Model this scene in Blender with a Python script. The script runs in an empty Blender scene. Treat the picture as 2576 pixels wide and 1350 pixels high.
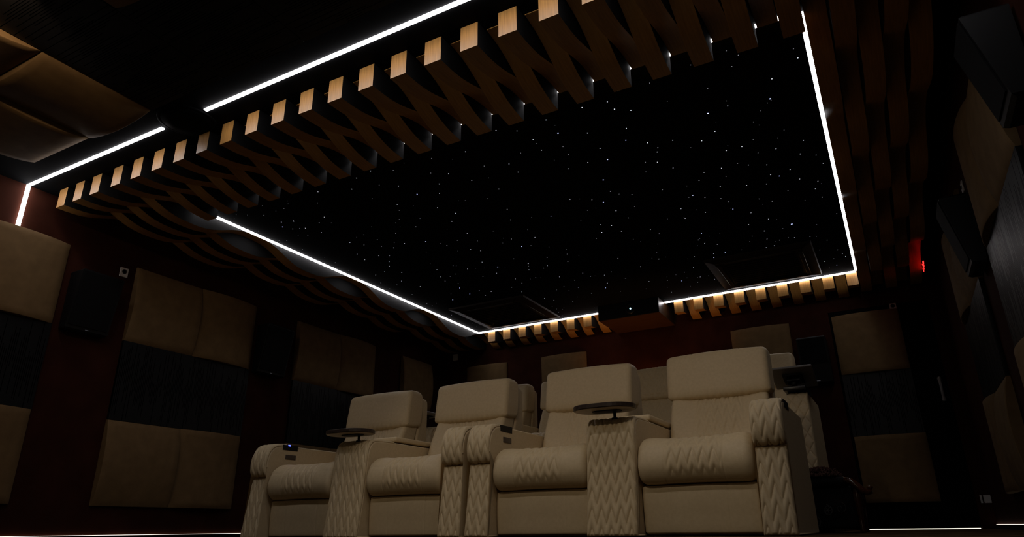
import bpy, math, random
from mathutils import Matrix, Vector

# ------------------------------------------------------------------ scene, camera, light, exposure
sc = bpy.context.scene
C = sc.collection
H = 2.3            # star ceiling above the lens
CAMZ = 0.045       # lens above the carpet
F_PX, YAW, PITCH, ROLL = 1702.3, 0.498646, 0.367150, -0.0120255
LED_POWER = 12.0
FRONT_LED = 27.0
SCREEN = 0.25  # glow added to the unseen screen, lights the seats from the front
FILL_SPOT_WATT = 29.0       # added warm spot, out of view, to light the seats
FILL_UPLIGHT_WATT = 17.0     # added unseen uplight for the amber light on the back slats
FILL_TILE_WATT = 16.0        # added warm light, out of view, for the padded ceiling tiles

def Z(v): return v * H + CAMZ

cam = bpy.data.objects.new('camera', bpy.data.cameras.new('camera'))
C.objects.link(cam)
cam.data.sensor_fit = 'HORIZONTAL'
cam.data.sensor_width = 36.0
cam.data.lens = F_PX / 2576 * 36.0
cam.data.clip_start = 0.02
cam.data.clip_end = 100
_cy, _sy, _cp, _sp = math.cos(YAW), math.sin(YAW), math.cos(PITCH), math.sin(PITCH)
_f = Vector((-_sy * _cp, _cy * _cp, _sp)); _r = Vector((_cy, _sy, 0)); _u = _r.cross(_f)
_r2 = _r * math.cos(ROLL) + _u * math.sin(ROLL); _u2 = -_r * math.sin(ROLL) + _u * math.cos(ROLL)
cam.matrix_world = Matrix(((_r2.x, _u2.x, -_f.x, 0), (_r2.y, _u2.y, -_f.y, 0), (_r2.z, _u2.z, -_f.z, CAMZ), (0, 0, 0, 1)))
sc.camera = cam

w = bpy.data.worlds.new('world'); sc.world = w; w.use_nodes = True
w.node_tree.nodes['Background'].inputs[0].default_value = (0, 0, 0, 1)
w.node_tree.nodes['Background'].inputs[1].default_value = 0.0
sc.view_settings.view_transform = 'Standard'
sc.view_settings.look = 'None'
sc.view_settings.gamma = 1.0
sc.view_settings.use_curve_mapping = False
sc.view_settings.exposure = 0.0
sc.cycles.use_denoising = True
sc.cycles.max_bounces = 8
sc.cycles.sample_clamp_indirect = 4.0
sc.cycles.use_light_tree = True

# ------------------------------------------------------------------ materials
MATS = {}
def mat(name, col, rough=0.6, spec=0.5, metal=0.0, coat=0.0):
    m = bpy.data.materials.new(name); m.use_nodes = True
    b = m.node_tree.nodes['Principled BSDF']
    b.inputs['Base Color'].default_value = (*col, 1)
    b.inputs['Roughness'].default_value = rough
    b.inputs['Specular IOR Level'].default_value = spec
    b.inputs['Metallic'].default_value = metal
    b.inputs['Coat Weight'].default_value = coat
    MATS[name] = m
    return m, m.node_tree.nodes, m.node_tree.links, b

def emit(name, col, strength, sampling=None):
    m = bpy.data.materials.new(name); m.use_nodes = True
    n = m.node_tree.nodes; n.clear()
    e = n.new('ShaderNodeEmission'); o = n.new('ShaderNodeOutputMaterial')
    e.inputs[0].default_value = (*col, 1); e.inputs[1].default_value = strength
    m.node_tree.links.new(e.outputs[0], o.inputs[0])
    if sampling: m.cycles.emission_sampling = sampling
    MATS[name] = m
    return m

def node(n, kind, **kw):
    x = n.new(kind)
    for k, v in kw.items(): setattr(x, k, v)
    return x

def noise_mix(nodes, links, bsdf, c1, c2, scale, detail=4.0, stretch=(1, 1, 1), lo=0.35, hi=0.65, bump=0.0, coord='Object'):
    tc = nodes.new('ShaderNodeTexCoord'); mp = nodes.new('ShaderNodeMapping'); nz = nodes.new('ShaderNodeTexNoise')
    mp.inputs['Scale'].default_value = stretch
    nz.inputs['Scale'].default_value = scale; nz.inputs['Detail'].default_value = detail
    links.new(tc.outputs[coord], mp.inputs[0]); links.new(mp.outputs[0], nz.inputs['Vector'])
    r = nodes.new('ShaderNodeValToRGB')
    r.color_ramp.elements[0].position = lo; r.color_ramp.elements[0].color = (*c1, 1)
    r.color_ramp.elements[1].position = hi; r.color_ramp.elements[1].color = (*c2, 1)
    links.new(nz.outputs['Fac'], r.inputs[0]); links.new(r.outputs[0], bsdf.inputs['Base Color'])
    if bump:
        bp = nodes.new('ShaderNodeBump'); bp.inputs['Strength'].default_value = bump; bp.inputs['Distance'].default_value = 0.004
        links.new(nz.outputs['Fac'], bp.inputs['Height']); links.new(bp.outputs[0], bsdf.inputs['Normal'])
    return nz

# cream leather
m, n, l, b = mat('leather', (0.6, 0.48, 0.34), 0.5, 0.35)
noise_mix(n, l, b, (0.575, 0.445, 0.265), (0.62, 0.485, 0.295), 60, 5, bump=0.04)
m, n, l, b = mat('fabric', (0.5, 0.37, 0.22), 0.85, 0.15)
noise_mix(n, l, b, (0.130, 0.080, 0.036), (0.170, 0.106, 0.049), 14, 8, lo=0.3, hi=0.7, bump=0.06)
m, n, l, b = mat('wood', (0.5, 0.28, 0.11), 0.42, 0.35)
noise_mix(n, l, b, (0.285, 0.136, 0.034), (0.41, 0.200, 0.051), 6, 6, (22, 1.2, 1.2), 0.3, 0.7, bump=0.05)
m, n, l, b = mat('wood_brown', (0.2, 0.09, 0.035), 0.4, 0.4)
noise_mix(n, l, b, (0.038, 0.015, 0.005), (0.062, 0.026, 0.009), 5, 6, (2, 18, 18), 0.3, 0.7)
m, n, l, b = mat('lacquer', (0.10, 0.03, 0.012), 0.12, 0.6, coat=0.6)
noise_mix(n, l, b, (0.04, 0.012, 0.005), (0.07, 0.022, 0.009), 6, 4, (12, 12, 1), 0.3, 0.7)
mat('slat_side', (0.004, 0.0039, 0.0041), 0.7, 0.12)
mat('black_paint', (0.0028, 0.0028, 0.0033), 0.9, 0.05)
mat('black_star_cloth', (0.003, 0.003, 0.0032), 0.9, 0.05)
mat('black_plastic', (0.004, 0.004, 0.0045), 0.5, 0.25)
mat('black_grille', (0.0035, 0.0035, 0.004), 0.8, 0.15)
mat('dark_gloss', (0.012, 0.011, 0.011), 0.3, 0.4)
mat('skirting', (0.006, 0.005, 0.005), 0.85, 0.05)
mat('grey_metal', (0.22, 0.21, 0.22), 0.4, 0.5)
mat('dark_metal', (0.05, 0.045, 0.042), 0.35, 0.5, 0.8)
mat('grey_underside', (0.16, 0.145, 0.135), 0.5, 0.4)
mat('plate_white', (0.55, 0.53, 0.54), 0.45, 0.4)
mat('chrome', (0.55, 0.55, 0.57), 0.2, 0.5, 1.0)
m, n, l, b = mat('wall_red', (0.055, 0.018, 0.012), 0.85, 0.04)
noise_mix(n, l, b, (0.025, 0.0070, 0.0040), (0.042, 0.0125, 0.0072), 5, 8, lo=0.3, hi=0.75, bump=0.08)
m, n, l, b = mat('carpet', (0.1, 0.05, 0.02), 0.95, 0.05)
noise_mix(n, l, b, (0.02, 0.010, 0.004), (0.12, 0.068, 0.027), 7, 8, (1.0, 3.0, 1.0), 0.42, 0.62, bump=0.5)
m, n, l, b = mat('shag', (0.10, 0.05, 0.04), 0.9, 0.1)
m, n, l, b = mat('floral_cloth', (0.006, 0.005, 0.006), 0.8, 0.2)
noise_mix(n, l, b, (0.004, 0.0035, 0.004), (0.02, 0.015, 0.015), 9, 5, lo=0.5, hi=0.75)
mat('embroidery', (0.11, 0.105, 0.105), 0.7, 0.3)
mat('piping', (0.42, 0.33, 0.22), 0.5, 0.4)
mat('seam', (0.16, 0.12, 0.08), 0.7, 0.2)

# grooved panel: black-brown board with slots of random start and length, along the object's local Y
m, n, l, b = mat('grooved', (0.0035, 0.0035, 0.004), 0.42, 0.22)
tc = n.new('ShaderNodeTexCoord'); sep = n.new('ShaderNodeSeparateXYZ'); l.new(tc.outputs['Object'], sep.inputs[0])
def mth(op, a, bb=None):
    x = n.new('ShaderNodeMath'); x.operation = op
    for i, v in enumerate((a, bb)):
        if v is None: continue
        if isinstance(v, (int, float)): x.inputs[i].default_value = v
        else: l.new(v, x.inputs[i])
    return x.outputs[0]
col_ = mth('MULTIPLY', sep.outputs['X'], 78.0)
idx = mth('FLOOR', col_); fr = mth('FRACT', col_)
wn = n.new('ShaderNodeTexWhiteNoise'); wn.noise_dimensions = '1D'; l.new(idx, wn.inputs['W'])
wn2 = n.new('ShaderNodeTexWhiteNoise'); wn2.noise_dimensions = '1D'; l.new(mth('ADD', idx, 57.3), wn2.inputs['W'])
top = mth('MULTIPLY', wn.outputs['Value'], 0.34)
bot = mth('MULTIPLY', wn2.outputs['Value'], -0.34)
in1 = mth('LESS_THAN', sep.outputs['Y'], top); in2 = mth('GREATER_THAN', sep.outputs['Y'], bot)
inn = mth('MULTIPLY', mth('MULTIPLY', in1, in2), mth('LESS_THAN', fr, 0.34))
mix = n.new('ShaderNodeMix'); mix.data_type = 'RGBA'
mix.inputs['A'].default_value = (0.0035, 0.0035, 0.004, 1); mix.inputs['B'].default_value = (0.0008, 0.0008, 0.0008, 1)
l.new(inn, mix.inputs['Factor']); l.new(mix.outputs['Result'], b.inputs['Base Color'])
bp = n.new('ShaderNodeBump'); bp.invert = True; bp.inputs['Distance'].default_value = 0.004; bp.inputs['Strength'].default_value = 0.8
rr = n.new('ShaderNodeMapRange'); rr.inputs['To Min'].default_value = 0.22; rr.inputs['To Max'].default_value = 0.0
l.new(inn, rr.inputs['Value']); l.new(rr.outputs[0], b.inputs['Specular IOR Level'])
l.new(inn, bp.inputs['Height']); l.new(bp.outputs[0], b.inputs['Normal'])

emit('led', (1.0, 0.965, 0.985), LED_POWER)
emit('led_front', (1.0, 0.965, 0.985), FRONT_LED)
emit('screen_fill', (1.0, 0.83, 0.60), SCREEN)
emit('led_skirting', (1.0, 0.93, 0.82), 1.6)
emit('door_gap_light', (1.0, 0.93, 0.78), 1.2)
emit('star_white', (0.80, 0.86, 1.0), 1.3, 'NONE')
emit('star_blue', (0.45, 0.5, 1.0), 2.2, 'NONE')
emit('star_dim', (0.75, 0.78, 0.85), 0.35, 'NONE')
emit('star_mid', (0.82, 0.86, 0.95), 0.8, 'NONE')
emit('lens_light', (0.35, 0.8, 1.0), 4.0, 'NONE')
emit('red_led', (1.0, 0.012, 0.01), 9.0)
emit('blue_led', (0.05, 0.08, 1.0), 8.0, 'NONE')
emit('warm_fill', (1.0, 0.62, 0.30), 6.0)  # glow of the added spot and bulb
emit('amber_fill', (1.0, 0.46, 0.16), 6.0)  # glow of the added uplight
emit('indicator', (0.5, 0.5, 0.55), 0.08, 'NONE')

# ------------------------------------------------------------------ building helpers
class MB:
    """collects faces and builds one mesh object"""
    def __init__(s): s.v = []; s.f = []; s.mi = []; s.sm = []
    def add(s, vs, fs, mi=0, smooth=False):
        o = len(s.v); s.v += [tuple(p) for p in vs]
        for k, f in enumerate(fs):
            s.f.append(tuple(i + o for i in f)); s.mi.append(mi[k] if isinstance(mi, list) else mi); s.sm.append(smooth)
    def box(s, x0, x1, y0, y1, z0, z1, mi=0):
        v = [(x, y, z) for z in (z0, z1) for y in (y0, y1) for x in (x0, x1)]
        s.add(v, [(0, 2, 3, 1), (4, 5, 7, 6), (0, 1, 5, 4), (2, 6, 7, 3), (0, 4, 6, 2), (1, 3, 7, 5)], mi)
    def hexa(s, bot, topv, mi=0):
        s.add(list(bot) + list(topv), [(3, 2, 1, 0), (4, 5, 6, 7), (0, 1, 5, 4), (1, 2, 6, 5), (2, 3, 7, 6), (3, 0, 4, 7)], mi)
    def rbox(s, x0, x1, y0, y1, z0, z1, r, mi=0, seg=3):
        """box with rounded vertical-plan corners and rounded top and bottom edges"""
        rings = []
        r = min(r, (x1 - x0) / 2.001, (y1 - y0) / 2.001, (z1 - z0) / 2.001)
        prof = [(r - r * math.sin(a), r - r * math.cos(a)) for a in [math.pi / 2 * i / seg for i in range(seg + 1)]]
        levels = [(i_, z0 + h_) for i_, h_ in prof] + [(i_, z1 - h_) for i_, h_ in reversed(prof)]
        for ins, z in levels:
            ring = []
            rr = max(r - ins, 0.0005)
            for cx, cy, a0 in ((x1 - r, y1 - r, 0), (x0 + r, y1 - r, 1), (x0 + r, y0 + r, 2), (x1 - r, y0 + r, 3)):
                for i in range(seg + 1):
                    a = (a0 + i / seg) * math.pi / 2
                    ring.append((cx + rr * math.cos(a), cy + rr * math.sin(a), z))
            rings.append(ring)
        s.rings(rings, mi, True)
    def rings(s, rings, mi=0, smooth=True, caps=True):
        n = len(rings[0]); v = [p for r in rings for p in r]; f = []
        for k in range(len(rings) - 1):
            for i in range(n):
                a, b = k * n + i, k * n + (i + 1) % n
                f.append((a, b, b + n, a + n))
        s.add(v, f, mi, smooth)
        if caps:
            o = len(s.v) - len(v)
            s.f.append(tuple(o + i for i in reversed(range(n)))); s.mi.append(mi); s.sm.append(False)
            s.f.append(tuple(o + (len(rings) - 1) * n + i for i in range(n))); s.mi.append(mi); s.sm.append(False)
    def tube(s, pts, r, mi=0, seg=8):
        pts = [Vector(p) for p in pts]; rings = []
        for i, p in enumerate(pts):
            d = (pts[min(i + 1, len(pts) - 1)] - pts[max(i - 1, 0)]).normalized()
            a = d.cross(Vector((0, 0, 1)))
            if a.length < 0.05: a = d.cross(Vector((1, 0, 0)))
            a.normalize(); b = d.cross(a)
            rr = r[i] if isinstance(r, (list, tuple)) else r
            rings.append([tuple(p + a * rr * math.cos(t) + b * rr * math.sin(t)) for t in [2 * math.pi * k / seg for k in range(seg)]])
        s.rings(rings, mi, True)
    def lathe(s, prof, cx=0, cy=0, mi=0, seg=28):
        s.rings([[(cx + r * math.cos(2 * math.pi * k / seg), cy + r * math.sin(2 * math.pi * k / seg), z) for k in range(seg)] for r, z in prof], mi, True)
    def build(s, name, mats, parent=None, loc=None):
        me = bpy.data.meshes.new(name)
        me.from_pydata(s.v, [], s.f)
        for mm in (mats if isinstance(mats, (list, tuple)) else [mats]): me.materials.append(MATS[mm])
        me.polygons.foreach_set('material_index', s.mi)
        me.polygons.foreach_set('use_smooth', s.sm)
        me.update()
        o = bpy.data.objects.new(name, me); C.objects.link(o)
        if parent is not None: o.parent = parent
        if loc is not None: o.location = loc
        return o

def tag(o, label, cat, group=None):
    o['label'] = label; o['category'] = cat
    if group: o['group'] = group
    return o
def thing(name, label, cat, loc=(0, 0, 0), group=None):
    o = bpy.data.objects.new(name, None); C.objects.link(o); o.location = loc; o.empty_display_size = 0.1
    return tag(o, label, cat, group)
def struct(o): o['kind'] = 'structure'; return o
def copy_tree(o, parent=None):
    c = o.copy(); C.objects.link(c)
    if parent is not None: c.parent = parent
    for ch in list(o.children): copy_tree(ch, c)
    return c
ORD = ['zeroth', 'first', 'second', 'third', 'fourth', 'fifth', 'sixth', 'seventh', 'eighth', 'ninth', 'tenth', 'eleventh', 'twelfth', 'thirteenth',
       'fourteenth', 'fifteenth', 'sixteenth', 'seventeenth', 'eighteenth', 'nineteenth', 'twentieth', 'twenty-first', 'twenty-second', 'twenty-third', 'twenty-fourth', 'twenty-fifth', 'twenty-sixth']

def smooth_closed(pts, n):
    """Catmull-Rom through a closed polygon, resampled to n points of equal spacing"""
    P = [Vector((p[0], p[1])) for p in pts]; k = len(P); dense = []
    for i in range(k):
        p0, p1, p2, p3 = P[i - 1], P[i], P[(i + 1) % k], P[(i + 2) % k]
        for j in range(12):
            t = j / 12
            dense.append(0.5 * ((2 * p1) + (p2 - p0) * t + (2 * p0 - 5 * p1 + 4 * p2 - p3) * t * t + (3 * p1 - p0 - 3 * p2 + p3) * t ** 3))
    return resample(dense, n, True)
def smooth_open(pts, n):
    P = [Vector(p) for p in pts]; k = len(P); dense = []
    for i in range(k - 1):
        p0, p1, p2, p3 = P[max(i - 1, 0)], P[i], P[i + 1], P[min(i + 2, k - 1)]
        for j in range(12):
            t = j / 12
            dense.append(0.5 * ((2 * p1) + (p2 - p0) * t + (2 * p0 - 5 * p1 + 4 * p2 - p3) * t * t + (3 * p1 - p0 - 3 * p2 + p3) * t ** 3))
    dense.append(P[-1])
    return resample(dense, n, False)
def resample(P, n, closed):
    Q = P + [P[0]] if closed else P
    L = [0.0]
    for a, b in zip(Q[:-1], Q[1:]): L.append(L[-1] + (b - a).length)
    tot = L[-1]; out = []; j = 0
    for i in range(n):
        t = tot * i / (n if closed else n - 1)
        while j < len(L) - 2 and L[j + 1] < t: j += 1
        d = L[j + 1] - L[j]
        out.append(Q[j].lerp(Q[j + 1], 0 if d == 0 else min(1, (t - L[j]) / d)))
    return out

def loft(prof, x0, x1, r, nx=24, disp=None, mb=None, mi=0, power=2.0):
    """closed (y, z) profile swept along x; both ends rounded by r; disp(x, y, z, t) moves points outwards"""
    mb = mb or MB(); n = len(prof)
    area = sum(prof[i].x * prof[(i + 1) % n].y - prof[(i + 1) % n].x * prof[i].y for i in range(n))
    sg = 1 if area > 0 else -1
    nor = []
    for i in range(n):
        d = prof[(i + 1) % n] - prof[i - 1]
        v = Vector((d.y, -d.x)) * sg
        nor.append(v.normalized() if v.length > 1e-9 else Vector((0, 0)))
    T = [0.0]
    for i in range(1, n): T.append(T[-1] + (prof[i] - prof[i - 1]).length)
    xs = []
    ne = 6
    for i in range(ne): a = math.pi / 2 * i / ne; xs.append((x0 + r - r * math.cos(a), r - r * math.sin(a)))
    for i in range(nx + 1): xs.append((x0 + r + (x1 - x0 - 2 * r) * i / nx, 0.0))
    for i in reversed(range(ne)): a = math.pi / 2 * i / ne; xs.append((x1 - r + r * math.cos(a), r - r * math.sin(a)))
    rings = []
    for x, ins in xs:
        ring = []
        for i in range(n):
            p = prof[i] - nor[i] * ins
            dd = disp(x, prof[i].x, prof[i].y, T[i]) if disp else 0.0
            p = p + nor[i] * dd
            ring.append((x, p.x, p.y))
        rings.append(ring if sg < 0 else ring[::-1])
    mb.rings(rings, mi, True)
    return mb

def chevron(u, t, period=0.054, row=0.097, amp=0.084, puff=0.0085):
    """zigzag quilting: raised pads between stitched zigzag lines"""
    a = (u / period) % 1.0
    tri = 1 - 4 * abs(a - 0.5)
    q = ((t + amp * 0.5 * tri) / row) % 1.0
    d = min(q, 1 - q) * row * (period / math.hypot(period, 2 * amp)) * 1.6
    h = puff * (1 - math.exp(-d / 0.011))
    return h - 0.0035 * math.exp(-(d / 0.0024) ** 2)

def offset_pad(outline, th):
    """outline (open list of Vector2, front side on the left of travel) -> closed pad profile of thickness th"""
    n = len(outline); inner = []
    for i in range(n):
        d = (outline[min(i + 1, n - 1)] - outline[max(i - 1, 0)]).normalized()
        inner.append(outline[i] + Vector((d.y, -d.x)) * th)
    return outline, inner

def pad(name, outline, th, x0, x1, parent, matname='leather', fn=None, step=0.0030):
    """sheet following an open (y, z) outline (floor upwards along the front), thickness th behind it, puffed by fn(u, t)"""
    L = sum((b - a).length for a, b in zip(outline[:-1], outline[1:]))
    n = max(8, int(L / 0.0034)); pts = resample(list(outline), n, False)
    nx = max(6, int((x1 - x0) / step))
    mb = MB(); front = []; back = []
    nor = []
    for i in range(n):
        d = (pts[min(i + 1, n - 1)] - pts[max(i - 1, 0)]).normalized()
        nor.append(Vector((-d.y, d.x)))
    for j in range(nx + 1):
        x = x0 + (x1 - x0) * j / nx
        ex = min(j, nx - j) / nx * (x1 - x0)
        for i in range(n):
            et = min(i, n - 1 - i) / (n - 1) * L
            e = min(1, ex / 0.012, 9); e2 = min(1, et / 0.012)
            round_ = (1 - math.sqrt(max(0, 1 - (1 - e) ** 2))) * 0.008 + (1 - math.sqrt(max(0, 1 - (1 - e2) ** 2))) * 0.008
            fade = min(1, ex / 0.010, et / 0.010)
            h = (fn(x - (x0 + x1) / 2, L * i / (n - 1)) * fade if fn else 0) - round_
            p = pts[i] + nor[i] * h
            front.append((x, p.x, p.y))
            p = pts[i] - nor[i] * th
            back.append((x, p.x, p.y))
    o = len(front)
    f = []
    for j in range(nx):
        for i in range(n - 1):
            a = j * n + i
            f.append((a, a + n, a + n + 1, a + 1)); f.append((o + a, o + a + 1, o + a + n + 1, o + a + n))
    for j in range(nx):
        for i in (0, n - 1):
            a = j * n + i
            q = (a, o + a, o + a + n, a + n)
            f.append(q if i == 0 else q[::-1])
    for i in range(n - 1):
        for j in (0, nx):
            a = j * n + i
            q = (a, a + 1, o + a + 1, o + a)
            f.append(q if j == 0 else q[::-1])
    mb.add(front + back, f, 0, True)
    return mb.build(name, matname, parent)

# ------------------------------------------------------------------ room shell
XL, XR, YF, YB = -2.190 * H, 0.285 * H, -1.15 * H, 3.222 * H
ZC = Z(1.0) + 0.010
def shell(name, x0, x1, y0, y1, z0, z1, m):
    mb = MB(); mb.box(x0, x1, y0, y1, z0, z1); return struct(mb.build(name, m))
shell('floor', XL - .12, XR + .12, YF - .12, YB + .8, -0.12, 0.0, 'carpet')
shell('ceiling', XL - .12, XR + .12, YF - .12, YB + .8, ZC, ZC + .12, 'black_paint')
shell('wall_left', XL - .12, XL, YF - .12, YB + .12, 0.0, ZC, 'wall_red')
shell('wall_right', XR, XR + .12, YF - .12, YB + .12, 0.0, ZC, 'wall_red')
shell('wall_front', XL, XR, YF - .12, YF, 0.0, ZC, 'black_paint')
DX0, DX1, DZ = -0.150 * H, 0.236 * H, 2.08
mb = MB()
mb.box(XL, DX0, YB, YB + .12, 0, ZC); mb.box(DX1, XR, YB, YB + .12, 0, ZC); mb.box(DX0, DX1, YB, YB + .12, DZ, ZC)
struct(mb.build('wall_back', 'wall_red'))
# the lit corridor behind the door, seen only through the gap under it
mb = MB(); mb.box(DX0 - .05, DX1 + .05, YB + .70, YB + .72, 0, DZ); struct(mb.build('wall_corridor', 'black_paint'))
d = thing('door_1', 'black door with pull handle at the end of the back wall', 'door', ((DX0 + DX1) / 2, YB, 0)); d['kind'] = 'structure'
hw = (DX1 - DX0) / 2
mb = MB(); mb.box(-hw + .006, hw - .006, -0.006, 0.036, 0.009, DZ - .004); mb.build('door_leaf', 'black_paint', d)
mb = MB()
for z0 in (0.463 * H + CAMZ, 0.545 * H + CAMZ): mb.box(hw - .075, hw - .045, -0.062, -0.006, z0 - .012, z0 + .012)
mb.rbox(hw - .072, hw - .048, -0.066, -0.046, 0.455 * H + CAMZ, 0.553 * H + CAMZ, .006)
mb.build('door_handle', 'grey_metal', d)
mb = MB(); mb.box(-hw + .01, hw - .01, 0.045, 0.06, 0.001, 0.009); o = mb.build('door_gap_light', 'door_gap_light'); o.location = d.location
tag(o, 'thin line of bright light under the black door', 'light')

# skirting boards and their light lines
mb = MB(); mb.box(XL, XL + .014, YF, YB, 0, .032); struct(mb.build('baseboard_left', 'skirting'))
mb = MB(); mb.box(XR - .014, XR, YF, YB, 0, .032); struct(mb.build('baseboard_right', 'skirting'))
mb = MB(); mb.box(XL + .014, DX0 - .01, YB - .014, YB, 0, .032); struct(mb.build('baseboard_back', 'skirting'))
mb = MB(); mb.box(XL + .002, XL + .012, 2.35, 4.6, .034, .037); tag(mb.build('light_strip', 'led_skirting'), 'hairline of light along the foot of the wall with the long panels', 'light strip')
mb = MB(); mb.box(XR - .010, XR - .003, 5.2, YB - .02, .034, .037); tag(mb.build('light_strip', 'led_skirting'), 'hairline of light along the wall foot beside the door', 'light strip')
mb = MB(); mb.box(XR - .03, XR, 2.0, YB, ZC - .03, ZC - .018); struct(mb.build('trim_1', 'dark_gloss'))

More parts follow.
